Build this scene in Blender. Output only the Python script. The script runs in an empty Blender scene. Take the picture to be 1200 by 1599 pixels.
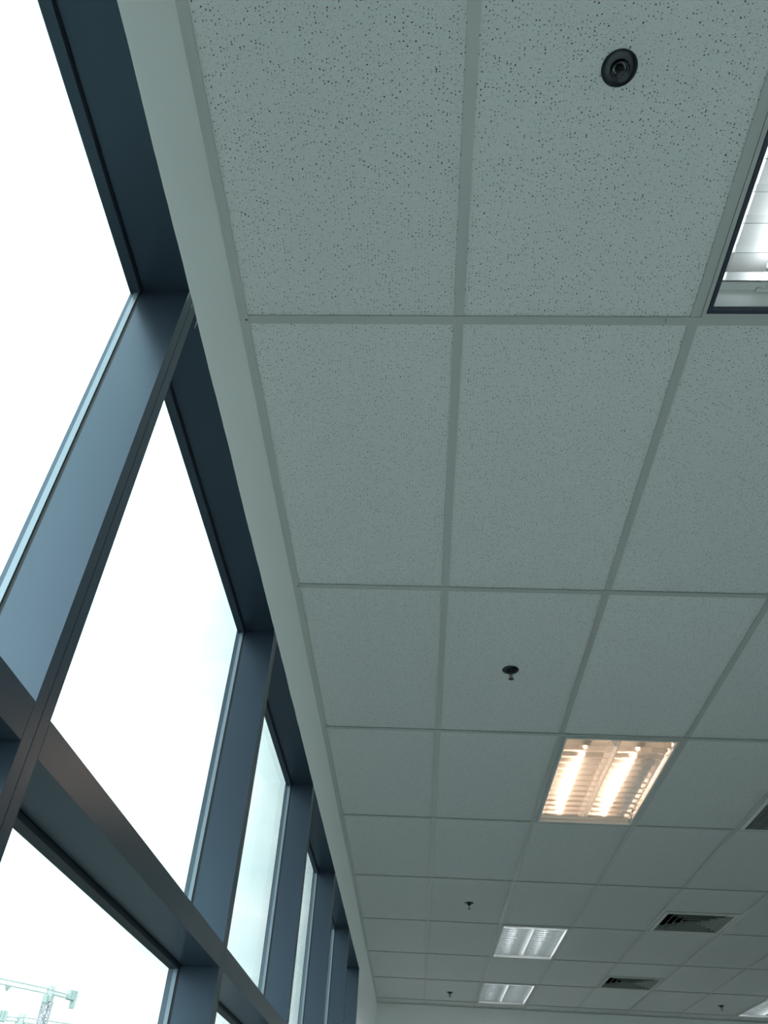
import bpy, math, random
from mathutils import Matrix, Vector
random.seed(7)
C = bpy.context.scene.collection
sc = bpy.context.scene
ZC = 3.10                      # ceiling height above the floor

# ------------------------------------------------------------------ camera
cam_d = bpy.data.cameras.new('camera')
cam = bpy.data.objects.new('camera', cam_d); C.objects.link(cam)
RIGHT = (0.998345102593628, 0.029721379431291037, 0.04923104439293905)
DOWN = (0.017679476293385555, 0.6560003876320228, -0.7545534623501686)
FWD = (-0.0547219539610011, 0.7541751328645998, 0.6543893158688894)
m = Matrix.Identity(4)
for i in range(3):
    m[i][0] = RIGHT[i]; m[i][1] = -DOWN[i]; m[i][2] = -FWD[i]
m.translation = Vector((0, 0, ZC - 1.7092))
cam.matrix_world = m
cam_d.sensor_fit = 'VERTICAL'; cam_d.sensor_height = 24.0
cam_d.lens = 1217.24 / 1599 * 24.0
cam_d.clip_start = 0.02; cam_d.clip_end = 3000
sc.camera = cam

# ------------------------------------------------------------------ sky (overcast) and exposure
SKY = 3.1
w = bpy.data.worlds.new('overcast_sky'); sc.world = w; w.use_nodes = True
nt = w.node_tree; N = nt.nodes; L = nt.links; N.clear()
out = N.new('ShaderNodeOutputWorld'); bg = N.new('ShaderNodeBackground')
tc = N.new('ShaderNodeTexCoord'); mp = N.new('ShaderNodeMapping'); mp.inputs['Scale'].default_value = (1, 1, 2.6)
nz = N.new('ShaderNodeTexNoise'); nz.inputs['Scale'].default_value = 2.6; nz.inputs['Detail'].default_value = 5; nz.inputs['Roughness'].default_value = .5
nz.inputs['Distortion'].default_value = .4
cr = N.new('ShaderNodeValToRGB')
cr.color_ramp.elements[0].position = .34; cr.color_ramp.elements[0].color = (.64, .77, .77, 1)
cr.color_ramp.elements[1].position = .62; cr.color_ramp.elements[1].color = (1, 1.0, 1.0, 1)
L.new(tc.outputs['Generated'], mp.inputs['Vector']); L.new(mp.outputs['Vector'], nz.inputs['Vector'])
L.new(nz.outputs['Fac'], cr.inputs['Fac']); L.new(cr.outputs['Color'], bg.inputs['Color'])
dp = N.new('ShaderNodeVectorMath'); dp.operation = 'DOT_PRODUCT'; dp.inputs[1].default_value = (-.55, -.76, .35)   # the overcast is brighter towards the hidden sun
nd = N.new('ShaderNodeVectorMath'); nd.operation = 'NORMALIZE'; L.new(tc.outputs['Generated'], nd.inputs[0]); L.new(nd.outputs['Vector'], dp.inputs[0])
gr = N.new('ShaderNodeMapRange'); gr.inputs['From Min'].default_value = -1; gr.inputs['To Min'].default_value = SKY * .46; gr.inputs['To Max'].default_value = SKY * 1.6
L.new(dp.outputs['Value'], gr.inputs['Value']); L.new(gr.outputs['Result'], bg.inputs['Strength']); L.new(bg.outputs['Background'], out.inputs['Surface'])
w.cycles.sampling_method = 'AUTOMATIC'
sc.view_settings.view_transform = 'Standard'; sc.view_settings.look = 'None'
sc.view_settings.gamma = 1; sc.view_settings.use_curve_mapping = False
sc.view_settings.exposure = 0.0
sc.cycles.max_bounces = 14; sc.cycles.diffuse_bounces = 8; sc.cycles.glossy_bounces = 8
sc.cycles.transparent_max_bounces = 24; sc.cycles.sample_clamp_indirect = 8
sc.cycles.caustics_reflective = True

# ------------------------------------------------------------------ materials
def mat(name, col, rough=.5, metal=0., spec=.5, noise=None, bump=0., bscale=200.):
    M = bpy.data.materials.new(name); M.use_nodes = True
    n = M.node_tree.nodes; l = M.node_tree.links; b = n['Principled BSDF']
    b.inputs['Roughness'].default_value = rough; b.inputs['Metallic'].default_value = metal
    b.inputs['Specular IOR Level'].default_value = spec
    b.inputs['Base Color'].default_value = (*col, 1)
    t = n.new('ShaderNodeTexCoord')
    if noise:
        z = n.new('ShaderNodeTexNoise'); z.inputs['Scale'].default_value = noise[0]; z.inputs['Detail'].default_value = 4
        r = n.new('ShaderNodeMapRange'); r.inputs['To Min'].default_value = 1 - noise[1]; r.inputs['To Max'].default_value = 1 + noise[1]
        x = n.new('ShaderNodeVectorMath'); x.operation = 'SCALE'; x.inputs[0].default_value = col
        l.new(t.outputs['Object'], z.inputs['Vector']); l.new(z.outputs['Fac'], r.inputs['Value'])
        l.new(r.outputs['Result'], x.inputs['Scale']); l.new(x.outputs['Vector'], b.inputs['Base Color'])
    if bump:
        z2 = n.new('ShaderNodeTexNoise'); z2.inputs['Scale'].default_value = bscale; z2.inputs['Detail'].default_value = 3
        bp = n.new('ShaderNodeBump'); bp.inputs['Strength'].default_value = bump; bp.inputs['Distance'].default_value = .002
        l.new(t.outputs['Object'], z2.inputs['Vector']); l.new(z2.outputs['Fac'], bp.inputs['Height']); l.new(bp.outputs['Normal'], b.inputs['Normal'])
    return M

def emis(name, col, s):
    M = bpy.data.materials.new(name); M.use_nodes = True
    b = M.node_tree.nodes['Principled BSDF']
    b.inputs['Base Color'].default_value = (.8, .8, .8, 1); b.inputs['Emission Color'].default_value = (*col, 1)
    b.inputs['Emission Strength'].default_value = s
    return M

def tile_mat():
    M = mat('fissured_mineral_tile', (.84, .85, .83), .9, spec=.2)
    n = M.node_tree.nodes; l = M.node_tree.links; b = n['Principled BSDF']
    t = n.new('ShaderNodeTexCoord'); oi = n.new('ShaderNodeObjectInfo')
    off = n.new('ShaderNodeVectorMath'); off.operation = 'SCALE'; off.inputs[0].default_value = (7.3, 11.9, 0)
    l.new(oi.outputs['Random'], off.inputs['Scale'])
    add = n.new('ShaderNodeVectorMath'); add.operation = 'ADD'; l.new(t.outputs['Object'], add.inputs[0]); l.new(off.outputs['Vector'], add.inputs[1])
    # warp, so the pits are irregular
    wz = n.new('ShaderNodeTexNoise'); wz.inputs['Scale'].default_value = 260; wz.inputs['Detail'].default_value = 1
    l.new(add.outputs['Vector'], wz.inputs['Vector'])
    ws = n.new('ShaderNodeVectorMath'); ws.operation = 'SCALE'; ws.inputs['Scale'].default_value = .0034
    l.new(wz.outputs['Color'], ws.inputs[0])
    wa = n.new('ShaderNodeVectorMath'); wa.operation = 'ADD'; l.new(add.outputs['Vector'], wa.inputs[0]); l.new(ws.outputs['Vector'], wa.inputs[1])
    flat = n.new('ShaderNodeVectorMath'); flat.operation = 'MULTIPLY'; flat.inputs[1].default_value = (1, 1, 0)
    l.new(wa.outputs['Vector'], flat.inputs[0])
    def layer(scale, rmax, keep):
        v = n.new('ShaderNodeTexVoronoi'); v.voronoi_dimensions = '2D'; v.inputs['Scale'].default_value = scale
        l.new(flat.outputs['Vector'], v.inputs['Vector'])
        s = n.new('ShaderNodeSeparateColor'); l.new(v.outputs['Color'], s.inputs['Color'])
        mr = n.new('ShaderNodeMapRange'); mr.inputs['From Min'].default_value = keep; mr.inputs['From Max'].default_value = 1
        mr.inputs['To Min'].default_value = 0; mr.inputs['To Max'].default_value = rmax
        l.new(s.outputs['Red'], mr.inputs['Value'])
        d = n.new('ShaderNodeMath'); d.operation = 'SUBTRACT'; l.new(mr.outputs['Result'], d.inputs[0]); l.new(v.outputs['Distance'], d.inputs[1])
        q = n.new('ShaderNodeMapRange'); q.inputs['From Min'].default_value = 0; q.inputs['From Max'].default_value = rmax * .3
        l.new(d.outputs['Value'], q.inputs['Value']); return q.outputs['Result']
    a1 = layer(122, .22, .10); a2 = layer(300, .27, .1)
    m2 = n.new('ShaderNodeMath'); m2.operation = 'MULTIPLY'; m2.inputs[1].default_value = .6; l.new(a2, m2.inputs[0])
    mx = n.new('ShaderNodeMath'); mx.operation = 'MAXIMUM'; l.new(a1, mx.inputs[0]); l.new(m2.outputs[0], mx.inputs[1])
    var = n.new('ShaderNodeMapRange'); var.inputs['To Min'].default_value = .965; var.inputs['To Max'].default_value = 1.0
    l.new(oi.outputs['Random'], var.inputs['Value'])
    base = n.new('ShaderNodeVectorMath'); base.operation = 'SCALE'; base.inputs[0].default_value = (.74, .75, .735); l.new(var.outputs['Result'], base.inputs['Scale'])
    mix = n.new('ShaderNodeMix'); mix.data_type = 'RGBA'
    l.new(mx.outputs[0], mix.inputs['Factor']); l.new(base.outputs['Vector'], mix.inputs['A']); mix.inputs['B'].default_value = (.07, .08, .08, 1)
    l.new(mix.outputs['Result'], b.inputs['Base Color'])
    bp = n.new('ShaderNodeBump'); bp.invert = True; bp.inputs['Strength'].default_value = .5; bp.inputs['Distance'].default_value = .001
    l.new(mx.outputs[0], bp.inputs['Height']); l.new(bp.outputs['Normal'], b.inputs['Normal'])
    return M

def glass_mat():
    M = bpy.data.materials.new('tinted_window_glass'); M.use_nodes = True
    n = M.node_tree.nodes; l = M.node_tree.links; n.clear()
    o = n.new('ShaderNodeOutputMaterial'); mx = n.new('ShaderNodeMixShader'); tr = n.new('ShaderNodeBsdfTransparent')
    gl = n.new('ShaderNodeBsdfGlossy'); gl.inputs['Roughness'].default_value = .0; gl.inputs['Color'].default_value = (.9, .95, .95, 1)
    tr.inputs['Color'].default_value = (.90, .985, .982, 1)
    fr = n.new('ShaderNodeFresnel'); ge = n.new('ShaderNodeNewGeometry'); io = n.new('ShaderNodeMapRange')      # same Fresnel on both faces of the pane
    io.inputs['To Min'].default_value = 1.5; io.inputs['To Max'].default_value = 1 / 1.5
    l.new(ge.outputs['Backfacing'], io.inputs['Value']); l.new(io.outputs['Result'], fr.inputs['IOR'])
    l.new(fr.outputs['Fac'], mx.inputs['Fac']); l.new(tr.outputs[0], mx.inputs[1]); l.new(gl.outputs[0], mx.inputs[2]); l.new(mx.outputs[0], o.inputs['Surface'])
    return M

TILE = tile_mat(); GLASS = glass_mat()
TEE = mat('white_enamel_steel', (.49, .50, .475), .30, spec=.5)
PAINT = mat('white_wall_paint', (.88, .89, .87), .6, spec=.3, noise=(3, .02), bump=.15, bscale=350)
FLOORM = mat('grey_carpet', (.05, .05, .05), .95, noise=(40, .12), bump=.3)
BOUNCE_FLOOR = mat('pale_bounce_floor', (.87, .88, .88), .5, noise=(6, .03))
ALU = mat('blue_grey_coated_aluminium', (.075, .102, .138), .31, metal=.72, noise=(5, .05))
LIP = mat('grey_aluminium_lip', (.30, .36, .42), .35, metal=.6)
GASK = mat('black_rubber', (.006, .012, .02), .5)
DARK = mat('dark_void', (.01, .01, .01), .9)
WHITE = mat('white_enamel', (.72, .73, .71), .35)
MIRROR = mat('brushed_bright_aluminium', (.86, .87, .87), .13, metal=1.0, noise=(60, .03))
SATIN = mat('satin_aluminium', (.80, .81, .81), .28, metal=1.0)
NAVY = mat('dark_blue_grey_frame', (.05, .06, .085), .4, metal=.3)
SPR = mat('dark_chrome', (.045, .05, .055), .3, metal=.9)
BULB = mat('red_glass_bulb', (.12, .02, .015), .1)
DIFF = mat('grey_green_painted_aluminium', (.22, .24, .215), .5)
PLEN = mat('plenum_board', (.12, .12, .12), .9)
GROUND = mat('far_ground', (.04, .043, .04), .9, noise=(.02, .2))
ADDED_WING = mat('added_wing_dark', (.05, .06, .065), .6)
DECKM = mat('pale_concrete_deck', (.84, .85, .84), .9, noise=(1.5, .03))
CRANE = mat('pale_weathered_crane_steel', (.55, .60, .59), .6)
BOUNCE_ROOF = mat('pale_bounce_roof', (.42, .43, .42), .9, noise=(1.5, .03))
MASTM = mat('pale_purple_grey_steel', (.50, .48, .52), .6)
CRANEC = mat('green_grey_concrete_weight', (.48, .57, .55), .8)
SMEAR = mat('smeared_white_paint', (.45, .48, .48), .7)

# ------------------------------------------------------------------ mesh helpers
class MB:
    def __init__(s): s.v = []; s.f = []; s.smooth = False
    def box(s, x0, x1, y0, y1, z0, z1):
        b = len(s.v)
        s.v += [(x0, y0, z0), (x1, y0, z0), (x1, y1, z0), (x0, y1, z0), (x0, y0, z1), (x1, y0, z1), (x1, y1, z1), (x0, y1, z1)]
        s.f += [tuple(b + i for i in q) for q in ((0, 3, 2, 1), (4, 5, 6, 7), (0, 1, 5, 4), (1, 2, 6, 5), (2, 3, 7, 6), (3, 0, 4, 7))]
        return s
    def prism(s, prof, axis, a0, a1):
        """closed profile (list of 2D points, counter-clockwise) extruded along an axis"""
        b = len(s.v); n = len(prof)
        for a in (a0, a1):
            for p, q in prof:
                s.v.append({'x': (a, p, q), 'y': (p, a, q), 'z': (p, q, a)}[axis])
        s.f.append(tuple(b + i for i in range(n))); s.f.append(tuple(b + n + i for i in reversed(range(n))))
        for i in range(n):
            j = (i + 1) % n; s.f.append((b + i, b + n + i, b + n + j, b + j))
        return s
    def bar(s, p, q, r, n=4):
        p = Vector(p); q = Vector(q); d = (q - p).normalized()
        u = d.cross(Vector((0, 0, 1)));  u = u if u.length > 1e-3 else Vector((1, 0, 0)); u.normalize(); v = d.cross(u)
        b = len(s.v)
        for c in (p, q):
            for i in range(n):
                a = 2 * math.pi * (i + .5) / n
                s.v.append(tuple(c + u * r * math.cos(a) + v * r * math.sin(a)))
        for i in range(n):
            j = (i + 1) % n; s.f.append((b + i, b + j, b + n + j, b + n + i))
        s.f.append(tuple(b + i for i in reversed(range(n)))); s.f.append(tuple(b + n + i for i in range(n)))
        return s
    def lathe(s, prof, n=32, c=(0, 0, 0)):
        """prof = (radius, z) list; closed with caps when radius 0"""
        b = len(s.v); k = len(prof)
        for r, z in prof:
            for i in range(n):
                a = 2 * math.pi * i / n; s.v.append((c[0] + r * math.cos(a), c[1] + r * math.sin(a), c[2] + z))
        for t in range(k - 1):
            for i in range(n):
                j = (i + 1) % n; s.f.append((b + t * n + i, b + t * n + j, b + (t + 1) * n + j, b + (t + 1) * n + i))
        s.smooth = True
        return s
    def build(s, name, material, parent=None, loc=(0, 0, 0)):
        me = bpy.data.meshes.new(name); me.from_pydata(s.v, [], s.f); me.validate()
        me.materials.append(material)
        import bmesh
        bm = bmesh.new(); bm.from_mesh(me); bmesh.ops.remove_doubles(bm, verts=bm.verts, dist=1e-7)
        bmesh.ops.recalc_face_normals(bm, faces=bm.faces); bm.to_mesh(me); bm.free()
        if s.smooth:
            me.polygons.foreach_set('use_smooth', [True] * len(me.polygons))
            me.set_sharp_from_angle(angle=math.radians(38))
        o = bpy.data.objects.new(name, me); C.objects.link(o); o.location = loc
        if parent: o.parent = parent
        return o

def use(mesh_obj, parent, loc=(0, 0, 0), name=None):
    o = mesh_obj.copy(); C.objects.link(o); o.location = loc; o.parent = parent
    if name: o.name = name
    return o

def tag(o, label, cat, group=None, kind=None):
    o['label'] = label; o['category'] = cat
    if group: o['group'] = group
    if kind: o['kind'] = kind
    return o

def empty(name, loc=(0, 0, 0)):
    o = bpy.data.objects.new(name, None); C.objects.link(o); o.location = loc; o.empty_display_size = .1
    return o

# ------------------------------------------------------------------ main dimensions
XW = -.502                     # room face of the wall, the bulkhead and the mullions
XM = XW - .0006                # face of the mullions, behind the paint
XB = -.600                     # back of the mullion faces
XC, YR = -.526, 1.2058         # ceiling grid origin
YF, YBK = 11.125, -1.06        # far wall, wall behind the viewer
NC = 9                         # columns of tiles built one by one
XR = XC + .6 * 16              # right wall
ZH = ZC - .315                 # underside of the window head
ZT1, ZT0 = ZC - 1.255, ZC - 1.308   # transom
def col(u): return XC + .6 * u
def row(v): return YR + 1.2 * v
MY = [YBK] + [.911 + 1.3136 * k for k in range(-1, 6)]   # near edge of every mullion; MY[2] = .911
MW = .055

# ------------------------------------------------------------------ setting: floor, walls
def struct(o, label, cat): return tag(o, label, cat, kind='structure')
flo = struct(MB().box(XB - .05, XR + .1, YBK - .1, YF + .1, -.2, 0).build('floor', FLOORM), 'dark carpeted office floor with pale strips added by the windows to bounce light up, below the frame', 'floor')
MB().box(XW + .01, .1, 2.6, YF - 1.5, 0, .003).build('added_bounce_strip', BOUNCE_FLOOR, flo)  # unseen pale floor pieces, added to bounce window light onto the ceiling
MB().box(XW + .01, 1.9, YBK + .01, 2.4, 0, .003).build('added_bounce_strip', BOUNCE_FLOOR, flo)
MB().box(XW + .01, 1.4, YF - 1.5, YF - .01, 0, .003).build('added_bounce_strip', BOUNCE_FLOOR, flo)
struct(MB().box(XW, XR + .1, YF, YF + .12, 0, ZC + .3).build('wall_far', PAINT), 'plain white painted far wall under the ceiling edge', 'wall')
def added_window_wall(name, n0, axis, pos, sgn, a0, a1, step, lab, labw):
    """wall with a row of unseen windows, added for their daylight, between a0 and a1, outside the picture; sgn = side of the outdoors"""
    def B(mb, p0, p1, q0, q1, z0, z1):
        p0, p1 = sorted((pos + sgn * p0, pos + sgn * p1))
        return mb.box(p0, p1, q0, q1, z0, z1) if axis == 'x' else mb.box(q0, q1, p0, p1, z0, z1)
    wall = MB(); B(wall, 0, .12, a0 - .1, a1 + .1, ZH, ZC + .3); B(wall, 0, .12, a0 - .1, a1 + .1, 0, .1)
    n = int((a1 - a0 - .6) / step); w0 = (a0 + a1) / 2 - n * step / 2
    B(wall, 0, .12, a0 - .1, w0, .1, ZH); B(wall, 0, .12, w0 + n * step, a1 + .1, .1, ZH)
    struct(wall.build(name, PAINT), lab, 'wall')
    for i in range(n):
        q0 = w0 + i * step; q1 = q0 + step
        fr = MB(); B(fr, .0, .11, q0, q0 + .03, .1, ZH); B(fr, .0, .11, q1 - .03, q1, .1, ZH); B(fr, .0, .11, q0 + .03, q1 - .03, ZT0, ZT1)
        o = struct(fr.build('window_%d' % (n0 + i), ALU), labw % (i + 1), 'window')
        for za, zb in ((.1, ZT0), (ZT1, ZH)):
            g = MB(); B(g, .06, .072, q0 + .03, q1 - .03, za, zb); g.build('glass_pane', GLASS, o)
    return n
nb = added_window_wall('wall_back', 20, 'y', YBK, -1, XB - .05, 5.3, 1.3, 'white wall behind the viewer with windows added to light the room', 'added unseen light window %d from the corner in the wall behind the viewer')  # windows added behind the viewer so daylight brightens the near ceiling
MB().box(5.4, XR + .1, YBK - .12, YBK, 0, ZC + .3).build('wall_panel', PAINT, bpy.data.objects['wall_back'])
nr = added_window_wall('wall_right', 8, 'x', XR, 1, YBK, YF, 1.45, 'white wall on the far right side with windows added for light, outside the picture', 'added unseen light window %d of the far right wall, outside the picture')  # unseen windows added here to let light in towards the bulkhead
wl = MB()
yend = MY[-1] + MW + .012
wl.box(XB - .045, XW, yend, YF + .12, 0, ZC + .3)                          # pier
wl.box(XB - .045, XW - .012, YBK, yend, ZH + .03, ZC + .3)                 # wall above the head
# plaster face of the bulkhead with a slightly ragged lower edge
ny = 420; b0 = len(wl.v); z = 0.
for i in range(ny + 1):
    y = YBK + (yend - YBK) * i / ny
    z = .75 * z + random.uniform(-.0012, .0012)
    for dx, dz in ((0, z - .0015), (0, ZC + .3 - ZH), (-.012, ZC + .3 - ZH), (-.012, .03), (-.0005, .03), (-.0005, z - .0015)):
        wl.v.append((XW + dx, y, ZH + dz))
for i in range(ny):
    a = b0 + 6 * i
    for q in range(6):
        r = (q + 1) % 6; wl.f.append((a + q, a + r, a + 6 + r, a + 6 + q))
wl.f.append(tuple(b0 + q for q in range(6))); e = b0 + 6 * ny; wl.f.append(tuple(e + 5 - q for q in range(6)))
wall_left = struct(wl.build('wall_left', PAINT), 'white plaster band above the windows, running into a white pier at the far end', 'wall')
sm = MB()
for (y, z0, ln) in ((.9135, .001, .035), (.9405, .002, .018), (.985, .000, .03), (2.217, .001, .012)):
    sm.prism([(y, ZH - z0), (y + .0035, ZH - z0 - .004), (y + .0042, ZH - z0 - ln * .55), (y + .002, ZH - z0 - ln), (y - .0008, ZH - z0 - ln * .4)], 'x', XM - .0002, XM + .0003)
sm = sm.build('paint_smear', SMEAR, wall_left)

# ------------------------------------------------------------------ windows (curtain wall)
def bay(n, k, label):
    y0 = MY[k] + MW; y1 = MY[k + 1]            # clear opening
    wdw = empty('window_%d' % n, (XB, (y0 + y1) / 2, 0))
    struct(wdw, label, 'window')
    def P(mb, name, material, lab=None):
        o = mb.build(name, material, wdw, (-XB, -(y0 + y1) / 2, 0))
        if lab: o['label'] = lab
        return o
    # head rail and its glazing lip
    P(MB().box(XB, XM, y0, y1, ZH, ZH + .029), 'head_rail', ALU)
    P(MB().box(XB - .006, XB + .001, y0 - .001, y1 + .001, ZH + .004, ZH + .02), 'gasket', GASK)
    P(MB().box(XB - .025, XB - .004, y0 - .003, y1 + .003, ZH - .012, ZH + .02), 'glazing_bead', ALU)
    # transom
    g = .0012
    P(MB().box(XB, XM, y0 + g, y1 - g, ZT0, ZT1), 'transom', ALU)
    P(MB().box(XB - .006, XB, y0, y1, ZT0 + .004, ZT1 - .004), 'gasket', GASK)
    P(MB().box(XB - .03, XB - .004, y0 - .003, y1 + .003, ZT0 - .010, ZT1 + .010), 'glazing_bead', GASK)
    # low sill rail
    P(MB().box(XB, XW, y0 + g, y1 - g, .0, .09), 'sill_rail', ALU)
    P(MB().box(XB - .025, XB, y0 - .003, y1 + .003, .0, .10), 'glazing_bead', ALU)
    # side beads
    for (ya, yb, s) in ((y0, y0, 1), (y1, y1, -1)):
        P(MB().box(XB - .007, XB + .0, min(ya - s * .008, ya - s * .0005), max(ya - s * .008, ya - s * .0005), .09, ZH), 'gasket', GASK)
        P(MB().box(XB - .017, XB - .007, min(ya - s * .015, ya + s * .0015), max(ya - s * .015, ya + s * .0015), .09, ZH), 'glazing_bead', LIP)
    # panes
    for (za, zb) in ((ZT1 - .02, ZH + .015), (.05, ZT0 + .02)):
        P(MB().box(XB - .030, XB - .018, y0 - .018, y1 + .018, za, zb), 'glass_pane', GLASS)
    return wdw, P

def mullion(y, P):
    h = MW / 2 - .0009
    P(MB().box(XB, XM, y, y + h, 0, ZH + .02), 'mullion', ALU)
    P(MB().box(XB, XM, y + MW - h, y + MW, 0, ZH + .02), 'mullion', ALU)
    P(MB().box(XB + .01, XW - .006, y + h, y + MW - h, 0, ZH + .02), 'gasket', GASK)
    P(MB().box(XB - .034, XB - .0001, y + .012, y + MW - .012, 0, ZH + .02), 'mullion_back', ALU)

wl_txt = ['nearest window in view, dark blue frame at the top left corner',
          'second window in view, tower crane seen through its lower pane',
          'third window in view, its upper pane showing pale cloud',
          'fourth window, narrow pale green slit between dark mullions',
          'fifth window, very thin grey slit near the end of the row',
          'last window of the row, hard against the white pier']
order = [1 + i for i in range(6)]           # bays k -> k+1
for i, k in enumerate(order):
    o, P = bay(i + 1, k, wl_txt[i]); mullion(MY[k + 1], P)
    if i == 5:
        P(MB().box(XB - .03, XW - .004, MY[k + 1] + MW, yend, 0, ZH), 'gasket', GASK)
o, P = bay(7, 0, 'narrow window beside the viewer, next to the wall behind'); mullion(MY[1], P); mullion(MY[0], P)

# ------------------------------------------------------------------ ceiling
ceil = MB().box(XB - .045, XR + .12, YBK - .12, YF + .12, ZC + .3, ZC + .36).build('ceiling', PLEN)
struct(ceil, 'suspended ceiling of pitted white mineral tiles in a white metal grid', 'ceiling')
TR = {(2, -1): 'L0', (2, 2): 'L1', (2, 5): 'L2', (2, 7): 'L3', (7, 7): 'L6'}
DF = {(4, 4), (4, 6)}
GR = {(4, 2)}
ROWS = range(-2, 9); COLS = range(0, NC)
TZ = ZC + .0042
cache = {}
def tile(x0, x1, y0, y1):
    g = .004
    key = (round(x1 - x0, 3), round(y1 - y0, 3))
    if key not in cache:
        a, b = key[0] / 2 - g, key[1] / 2 - g
        bm_ = MB(); t = .016; c = .0012
        bm_.v = [(-a, -b, c), (a, -b, c), (a, b, c), (-a, b, c), (-a + c, -b + c, 0), (a - c, -b + c, 0), (a - c, b - c, 0), (-a + c, b - c, 0), (-a, -b, t), (a, -b, t), (a, b, t), (-a, b, t)]
        bm_.f = [(4, 7, 6, 5), (8, 9, 10, 11)] + [(i, (i + 1) % 4, 4 + (i + 1) % 4, 4 + i) for i in range(4)] + [(i, 8 + i, 8 + (i + 1) % 4, (i + 1) % 4) for i in range(4)]
        o = bm_.build('ceiling_tile', TILE, ceil)
        cache[key] = o
    else:
        o = use(cache[key], ceil, name='ceiling_tile')
    o.location = ((x0 + x1) / 2, (y0 + y1) / 2, TZ + random.uniform(0, .0006))
    return o
for c in COLS:
    for r in ROWS:
        x0 = XW if c == 0 else col(c); x1 = col(c + 1)
        y0 = max(row(r), YBK); y1 = min(row(r + 1), YF)
        if (c, r) in TR or (c, r) in GR: continue
        if (c, r) in DF: tile(x0, x1, y0, y0 + .6); continue
        tile(x0, x1, y0, y1)
TW = .0125
# beyond the picture: the rest of the tiled ceiling as one part
mb = MB()
for c in range(NC, 16):
    for r in ROWS: mb.box(col(c) + .004, col(c + 1) - .004, max(row(r), YBK) + .004, min(row(r + 1), YF) - .004, TZ, TZ + .015)
for c in range(NC + 1, 16): mb.box(col(c) - .0125, col(c) + .0125, YBK, YF, ZC, ZC + .002)
for r in range(-1, 9): mb.box(col(NC), XR, row(r) - .0125, row(r) + .0125, ZC + .0004, ZC + .0024)
o = mb.build('tile_field', TILE, ceil); o['kind'] = 'stuff'
# cross tees between the runners (along the depth of the room) and main runners (across it)
tees = {}
def tee(axis, x, y, ln, name):
    key = (axis, round(ln, 3))
    if key not in tees:
        mb = MB(); h = ln / 2
        prof = [(-TW, .0), (TW, .0), (TW, .0008), (.001, .0012), (.001, .032), (-.001, .032), (-.001, .0012), (-TW, .0008)]
        mb.prism(prof, axis, -h, h)
        tees[key] = mb.build(name, TEE, ceil)
        o = tees[key]
    else: o = use(tees[key], ceil, name=name)
    o.location = (x, y, ZC + (.0006 if axis == 'y' else 0)); return o
for c in range(1, NC + 1):
    for r in ROWS:
        y0 = max(row(r), YBK); y1 = min(row(r + 1), YF)
        tee('y', col(c), (y0 + y1) / 2, y1 - y0 - .002 - 2 * TW * (1 if r % 2 else 0), 'cross_tee')
for r in range(-1, 9):
    xs = [XW, col(2) - .072, col(8) - .05, col(NC)]
    for a, b in zip(xs, xs[1:]):
        tee('x', (a + b) / 2, row(r), b - a - .0014, 'main_runner')
for (c, r) in DF: tee('x', col(c) + .3, row(r) + .6, .6 - 2 * TW, 'cross_tee')
# wall angles with a rivet at each runner
def angle(x0, x1, y0, y1): MB().box(x0, x1, y0, y1, ZC - .0012, ZC + .0008).build('wall_angle', TEE, ceil)
ya = YBK
for ln in (1.25, 2.4, 2.45, 2.5, 2.45, 3.6):
    yb = min(ya + ln, YF); dx = random.uniform(-.0006, .0006)
    angle(XW, XW + .024 + dx, ya + .0006, yb - .0006); ya = yb
angle(XW + .024, XR, YF - .024, YF); angle(XR - .024, XR, YBK, YF - .024); angle(XW + .024, XR, YBK, YBK + .024)
rv = None
for r in range(-1, 9):
    if rv is None:
        rv = MB().lathe([(.0, -.0022), (.0019, -.0019), (.0026, -.0008), (.0027, .0004)], 10).build('rivet', GASK, ceil); o = rv
    else: o = use(rv, ceil, name='rivet')
    o.location = (XW + .0185, row(r), ZC - .0012)

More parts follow.
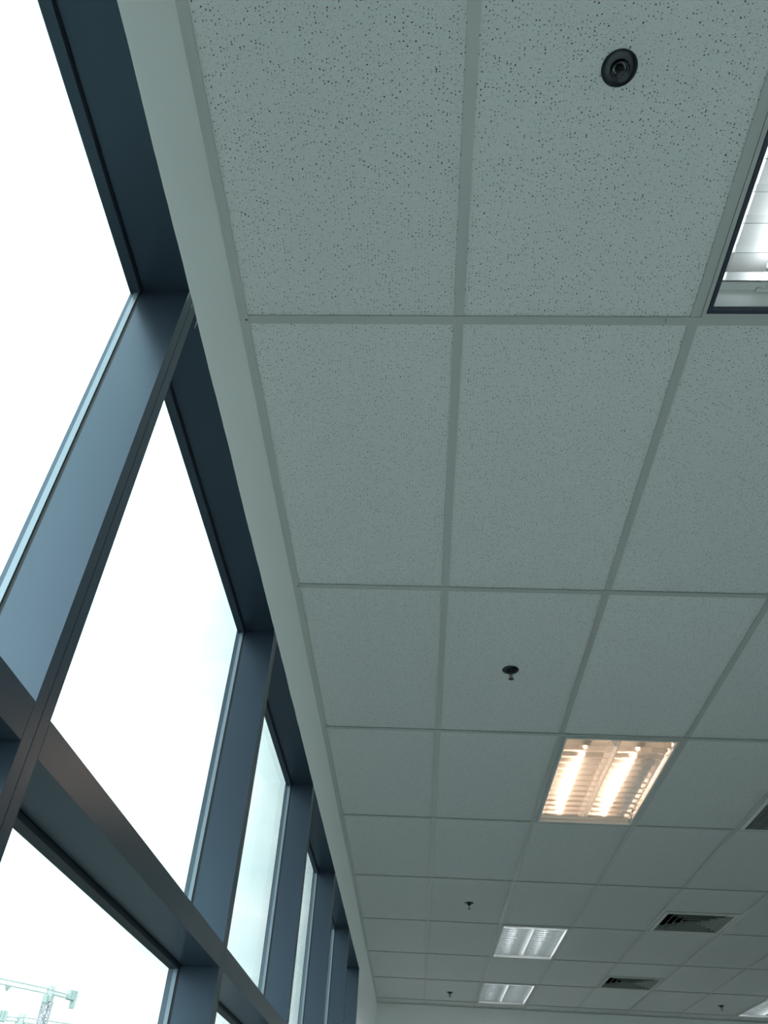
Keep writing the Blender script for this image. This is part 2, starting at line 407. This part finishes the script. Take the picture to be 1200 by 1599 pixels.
# ------------------------------------------------------------------ recessed louvred lights
def tube_mats(kind):
    return {'warm': emis('warm_tube', (1, .64, .43), 18), 'cool': emis('cool_tube', (.90, .94, 1), 52), 'faint': emis('faint_cool_tube', (.9, .95, 1), 9)}[kind]
def troffer(c, r, kind, label):
    x0, x1 = col(c) + .0135, col(c + 1) - .0135; y0, y1 = row(r) + .0135, row(r + 1) - .0135
    cx, cy = (x0 + x1) / 2, (y0 + y1) / 2; hx, hy = (x1 - x0) / 2, (y1 - y0) / 2
    t = empty('louvred_troffer', (cx, cy, ZC)); tag(t, label, 'ceiling light', 'recessed louvred ceiling lights')
    # flange + dark inner frame
    fr = MB(); w1 = .010
    for a in ((-hx, hx, -hy, -hy + w1), (-hx, hx, hy - w1, hy), (-hx, -hx + w1, -hy + w1, hy - w1), (hx - w1, hx, -hy + w1, hy - w1)):
        fr.box(*a, -.001, .004)
    fr.build('flange', TEE, t)
    ix, iy = hx - w1 - .0015, hy - w1 - .0015
    fm = MB(); w2 = .0095
    for a in ((-ix, ix, -iy, -iy + w2), (-ix, ix, iy - w2, iy), (-ix, -ix + w2, -iy + w2, iy - w2), (ix - w2, ix, -iy + w2, iy - w2)):
        fm.box(*a, -.003, .012)
    fm.build('louvre_frame', NAVY if kind == 'faint' else WHITE, t)
    # pan
    px, py = ix + .001, iy + .001; H = .095; th = .0015
    pn = MB().box(-px, px, -py, py, H, H + th)
    pn.box(-px, -px + th, -py, py, .012, H).box(px - th, px, -py, py, .012, H)
    pn.box(-px + th, px - th, -py, -py + th, .012, H).box(-px + th, px - th, py - th, py, .012, H)
    pn.build('housing', WHITE, t)
    jx, jy = ix - w2, iy - w2
    # side reflectors, curved
    for s in (-1, 1):
        prof = [(s * (jx + .004), .012), (s * (jx + .001), .03), (s * (jx - .012), .055), (s * (jx - .04), .078), (s * (jx - .04), .080), (s * (jx - .010), .058), (s * (jx + .004), .032)]
        MB().prism(prof, 'y', -jy, jy).build('side_reflector', SATIN, t)
    # centre spine, a hollow V
    MB().prism([(-.0012, .002), (.0012, .002), (.008, .028), (.026, .052), (.024, .054), (-.024, .054), (-.026, .052), (-.008, .028)], 'y', -jy + .03, jy - .076).build('centre_reflector', WHITE, t)
    # cross blades
    pitch = .0745; yb = jy - .082; rng = ((-jx + .002, -.010), (.010, jx - .002))
    bl = None
    for i in range(15):
        y = yb - i * pitch
        if y < -jy + .02: break
        for sgn in (-1, 1):
            if bl is None:
                mb = MB(); n = 7; L_ = jx - .013
                # blade: parabolic V section, lower edge sagging slightly at mid-length
                prof = [(0.0006, 0.), (.0010, .014), (.0014, .028), (.0020, .034), (-.0020, .034), (-.0014, .028), (-.0010, .014), (-.0006, 0.)]
                b = 0
                for q in range(n + 1):
                    x = -L_ / 2 + L_ * q / n
                    for (py_, pz_) in prof: mb.v.append((x, py_, .004 + pz_))
                k = len(prof)
                for q in range(n):
                    for a in range(k):
                        bb = (a + 1) % k; mb.f.append((q * k + a, q * k + bb, (q + 1) * k + bb, (q + 1) * k + a))
                mb.f.append(tuple(range(k))); mb.f.append(tuple(n * k + a for a in reversed(range(k))))
                mb.smooth = True
                bl = mb.build('louvre_blade', MIRROR, t); o = bl
            else: o = use(bl, t, name='louvre_blade')
            o.location = (sgn * (jx / 2 + .002), y, 0)
    # end bar by the wide end bay, and the reflector plate above the bay
    MB().box(-jx, jx, jy - .0775, jy - .0755, .004, .030).build('end_bar', WHITE, t)
    MB().prism([(jy - .069, .05), (jy - .02, .058), (jy - .002, .014), (jy, .014), (jy, .06), (jy - .069, .06)], 'x', -jx, jx).build('end_reflector', WHITE, t)
    E_ = tube_mats(kind)
    for s in (-1, 1):
        tx = s * .134
        tb = MB(); tb.bar((tx, -jy + .075, .060), (tx, jy - .085, .060), .0085, 16); tb.smooth = True
        tb.build('fluorescent_tube', E_, t)
        for e_ in (-1, 1):
            ye = (-jy + .075) if e_ < 0 else (jy - .085); yo = ye + e_ * .055
            cp = MB(); cp.bar((tx, ye, .060), (tx, yo, .060), .0088, 16); cp.smooth = True
            cp.build('end_cap', WHITE, t)
            MB().box(tx - .018, tx + .018, min(yo, yo + e_ * .009), max(yo, yo + e_ * .009), .048, .094).build('lamp_holder', WHITE, t)
    return t
troffer(2, -1, 'faint', 'partly seen louvred light with a dark frame, cut by the right edge')
troffer(2, 2, 'warm', 'brightly lit warm orange-white louvred light panel in the middle of the ceiling')
troffer(2, 5, 'cool', 'cool white louvred light panel, larger of the two small ones near the far wall')
troffer(2, 7, 'cool', 'smallest cool white louvred light panel, against the far wall edge')
troffer(7, 7, 'cool', 'sliver of a cool white light panel cut by the bottom right corner')

# ------------------------------------------------------------------ four-way air diffusers
def diffuser(c, r, label):
    cx, cy = col(c) + .3, row(r) + .9
    t = empty('air_diffuser', (cx, cy, ZC)); tag(t, label, 'air vent', 'four-way ceiling air diffusers')
    a0, a1 = .284, .252
    mb = MB()
    for a in ((-a0, a0, -a0, -a1), (-a0, a0, a1, a0), (-a0, -a1, -a1, a1), (a1, a0, -a1, a1)): mb.box(*a, .000, .006)
    mb.build('border', TEE, t)
    bk = MB().box(-a0, a0, -a0, a0, .10, .105)
    for a in ((-a1 - .003, -a1, -a1, a1), (a1, a1 + .003, -a1, a1), (-a1, a1, -a1 - .003, -a1), (-a1, a1, a1, a1 + .003)): bk.box(*a, .006, .10)
    bk.build('neck_box', DARK, t)
    n = 5; step = .049
    for i in range(n):
        ro = a1 - .004 - i * step; ri = ro - .036
        if ri < .006: ri = .004
        mb = MB()
        # sloped ring: outer low edge, inner high edge, thin sheet
        for (ra, za) in ((ro, .0005), (ri + .004, .030), (ri, .034), (ro - .001, .0075), (ro + .0006, .0075), (ro + .0014, .0005)):
            for sx, sy in ((-1, -1), (1, -1), (1, 1), (-1, 1)): mb.v.append((sx * ra, sy * ra, za))
        for lv in range(6):
            nx = (lv + 1) % 6
            for q in range(4):
                p = (q + 1) % 4; mb.f.append((lv * 4 + q, lv * 4 + p, nx * 4 + p, nx * 4 + q))
        mb.build('vane', DIFF, t)
    return t
diffuser(4, 4, 'larger square air vent with concentric slanted vanes, right of the two white light panels')
diffuser(4, 6, 'smaller square air vent with concentric slanted vanes, nearest to the far wall')

# ------------------------------------------------------------------ return-air grille at the right edge
def grille(c, r):
    x0, x1 = col(c) + .0135, col(c + 1) - .0135; y0, y1 = row(r) + .0135, row(r + 1) - .0135
    cx, cy = (x0 + x1) / 2, (y0 + y1) / 2; hx, hy = (x1 - x0) / 2, (y1 - y0) / 2
    t = empty('return_air_grille', (cx, cy, ZC)); tag(t, 'dark fine-mesh ceiling grille with a bright left rim, at the right edge', 'vent grille')
    mb = MB(); w1 = .026
    for a in ((-hx, -hx + w1, -hy, hy), (hx - w1, hx, -hy, hy)): mb.box(*a, -.001, .003)
    for a in ((-hx + w1, hx - w1, -hy, -hy + .01), (-hx + w1, hx - w1, hy - .01, hy)): mb.box(*a, -.001, .003)
    mb.build('rim', WHITE, t)
    ix, iy = hx - w1, hy - .01
    mb = MB()
    p = .0145; n = int(2 * ix / p)
    for i in range(n + 1):
        x = -ix + 2 * ix * i / n; mb.box(x - .0006, x + .0006, -iy, iy, .002, .014)
    n = int(2 * iy / p)
    for i in range(n + 1):
        y = -iy + 2 * iy * i / n; mb.box(-ix, ix, y - .0006, y + .0006, .0022, .0138)
    o = mb.build('egg_crate_core', mat('grey_grille', (.26, .27, .28), .5), t); o['kind'] = 'stuff'
    mb = MB().box(-hx, hx, -hy, hy, .12, .125)
    mb.box(-hx, -hx + .002, -hy, hy, .004, .12).box(hx - .002, hx, -hy, hy, .004, .12).box(-hx, hx, -hy, -hy + .002, .004, .12).box(-hx, hx, hy - .002, hy, .004, .12)
    mb.build('plenum_box', DARK, t)
grille(4, 2)

# ------------------------------------------------------------------ sprinkler heads
def sprinkler(x, y, label, rot=0):
    t = empty('sprinkler_head', (x, y, ZC + .004)); t.rotation_euler = (0, 0, rot); tag(t, label, 'sprinkler', 'ceiling sprinkler heads')
    MB().lathe([(.0352, .000), (.0358, -.0022), (.034, -.0042), (.027, -.0058), (.0195, -.0064), (.0185, -.0052), (.0180, .004), (.0195, .006), (.034, .001)], 40).build('escutcheon', SPR, t)
    MB().lathe([(.0172, .006), (.0176, -.010), (.0166, -.0125), (.0150, -.0125), (.0146, .000), (.004, .001), (0, .001)], 32).build('cup', SPR, t)
    MB().lathe([(.0, -.020), (.0055, -.020), (.0085, -.016), (.0090, -.006), (.0095, -.004), (.0095, .002), (0, .002)], 20).build('body', SPR, t)
    for s in (-1, 1):
        mb = MB(); pts = [(.008 * s, 0, -.016), (.0125 * s, 0, -.024), (.0125 * s, 0, -.032), (.006 * s, 0, -.041), (.002 * s, 0, -.043)]
        for p, q in zip(pts, pts[1:]): mb.bar(p, q, .0018, 6)
        mb.build('frame_arm', SPR, t)
    MB().lathe([(0, -.0425), (.0016, -.041), (.0021, -.034), (.0021, -.026), (.0014, -.019), (0, -.0185)], 12).build('glass_bulb', BULB, t)
    mb = MB(); k = 12; vs = []
    for zz in (-.0455, -.0443):
        for i in range(4 * k):
            a = 2 * math.pi * i / (4 * k); rr = .0125 if (i % 4) in (0, 1) else .0088
            mb.v.append((rr * math.cos(a), rr * math.sin(a), zz))
    n = 4 * k
    mb.f = [tuple(range(n)), tuple(n + i for i in reversed(range(n)))] + [(i, n + i, n + (i + 1) % n, (i + 1) % n) for i in range(n)]
    mb.build('deflector', SPR, t)
    MB().lathe([(0, -.0475), (.004, -.047), (.0045, -.0455), (.0045, -.043), (.003, -.041), (0, -.041)], 12).build('centre_screw', SPR, t)
sprinkler(.369, .607, 'large dark round sprinkler head at the top right, seen almost from below', .5)
sprinkler(.373, 2.997, 'dark sprinkler head in a tile above the warm lit panel', .9)
sprinkler(.385, 6.615, 'small dark sprinkler head left of the larger cool white panel', 1.6)
sprinkler(.359, 10.266, 'tiny dark sprinkler head beside the smallest white panel near the far wall', .3)
sprinkler(3.365, 10.239, 'tiny dark sprinkler head near the bottom right corner', 1.1)

# ------------------------------------------------------------------ outside: ground and tower cranes
GZ = -22.
struct(MB().box(-5.0, XB - .05, -30, -8, GZ, 14).build('added_dark_wing', ADDED_WING), 'added dark wing outside, behind the viewer, darkening reflections in the mullions', 'building')  # unseen block, added to keep bright sky out of mullion reflections
struct(MB().box(XR + .14, XR + 32, YBK - 6, YF + 8, -.5, -.1).build('added_bounce_roof', BOUNCE_ROOF), 'added pale roof outside the far right windows, bouncing sky light indoors', 'roof')  # added light bouncer: throws sky light through the right windows
struct(MB().box(-900, 700, -700, 1500, GZ - 1, GZ).build('ground', GROUND), 'distant ground outside, far below the window row', 'ground')
struct(MB().box(XB - .045, XR + .12, YBK - .12, YF + .12, GZ, -.2).build('slab_below', PAINT), 'storeys of the building below the office floor', 'building')

def lattice(mb, p, q, w, h, r, n, up=Vector((0, 0, 1))):
    p = Vector(p); q = Vector(q); d = (q - p).normalized(); s = d.cross(up)
    s = s.normalized() if s.length > 1e-3 else Vector((1, 0, 0)); u = s.cross(d).normalized()
    cs = [s * w / 2 * a + u * h / 2 * b for a, b in ((-1, -1), (1, -1), (1, 1), (-1, 1))]
    for c in cs: mb.bar(p + c, q + c, r)
    for i in range(n):
        a = p.lerp(q, i / n); b = p.lerp(q, (i + 1) / n)
        for k in range(4):
            c0, c1 = cs[k], cs[(k + 1) % 4]
            mb.bar(a + c0, b + c1, r * .6) if i % 2 else mb.bar(a + c1, b + c0, r * .6)
            mb.bar(a + c0, a + c1, r * .5)
def crane(top, jib_dir, jib_len, cj_len, label, sc_=1.):
    x, y, z = top
    t = empty('tower_crane', (x, y, GZ)); tag(t, label, 'crane', 'tower cranes outside')
    o = Vector((0, 0, z - GZ)); d = Vector((jib_dir[0], jib_dir[1], 0)).normalized(); s = Vector((-d.y, d.x, 0))
    mb = MB(); lattice(mb, (0, 0, 0), tuple(o - Vector((0, 0, 2 * sc_))), 2.1 * sc_, 2.1 * sc_, .30 * sc_, 30, up=s); mb.build('mast', MASTM, t)
    mb = MB().box(-1.1 * sc_, 1.1 * sc_, -1.1 * sc_, 1.1 * sc_, o.z - 2.1 * sc_, o.z + .1); lattice(mb, (0, 0, o.z - .2), (0, 0, o.z + 2.2 * sc_), 1.5 * sc_, 1.5 * sc_, .16 * sc_, 2, up=s)
    mb.build('slewing_unit', CRANE, t)
    jb = MB(); lattice(jb, tuple(o + Vector((0, 0, .55 * sc_))), tuple(o + d * jib_len + Vector((0, 0, .55 * sc_))), 1.2 * sc_, 1.25 * sc_, .11 * sc_, int(jib_len / 2.4)); jb.build('jib', CRANE, t)
    cj = MB(); lattice(cj, tuple(o + Vector((0, 0, .5 * sc_))), tuple(o - d * cj_len + Vector((0, 0, .1 * sc_))), 1.2 * sc_, .9 * sc_, .12 * sc_, 4); cj.build('counter_jib', CRANE, t)
    c = o - d * (cj_len - 1.2 * sc_)
    cw = MB()
    for k in range(3):
        e = c + d * (.95 * sc_ * k); a = .42 * sc_; hw = 1.0 * sc_
        b = len(cw.v); lo = (-2.6 if k == 0 else -.5) * sc_; hi = 2.0 * sc_
        for zz in (lo, hi):
            for sa, sb in ((-a, -hw), (a, -hw), (a, hw), (-a, hw)): cw.v.append(tuple(e + d * sa + s * sb + Vector((0, 0, zz))))
        cw.f += [tuple(b + i for i in q) for q in ((0, 3, 2, 1), (4, 5, 6, 7), (0, 1, 5, 4), (1, 2, 6, 5), (2, 3, 7, 6), (3, 0, 4, 7))]
    cw.build('counterweight', CRANEC, t)
    cb = MB(); e = o + d * 1.6 * sc_ + s * .9 * sc_
    cb.bar(tuple(e + Vector((0, 0, -2.6 * sc_))), tuple(e + Vector((0, 0, -.6 * sc_))), .95 * sc_, 4); cb.build('cab', CRANEC, t)
    tr = MB(); e = o + d * (jib_len * .27); tr.bar(tuple(e + Vector((0, 0, -.9 * sc_))), tuple(e + Vector((0, 0, -.1))), .75 * sc_, 4)
    tr.bar(tuple(e + Vector((0, 0, -1.5 * sc_))), tuple(e + Vector((0, 0, -.9 * sc_))), .35 * sc_, 4); tr.build('trolley', CRANEC, t)
CZ = ZC - 1.7092
crane((-112.5, 273.5, CZ + 39.8), (-5.5, -7.0), 52, 9.6, 'tower crane with a long jib to the left, seen whole through the lower window pane')
crane((-131.5, 302, CZ + 35.6), (.80, .62), 46, 9, 'second tower crane at the bottom left corner, only its top in the frame', 1.15)
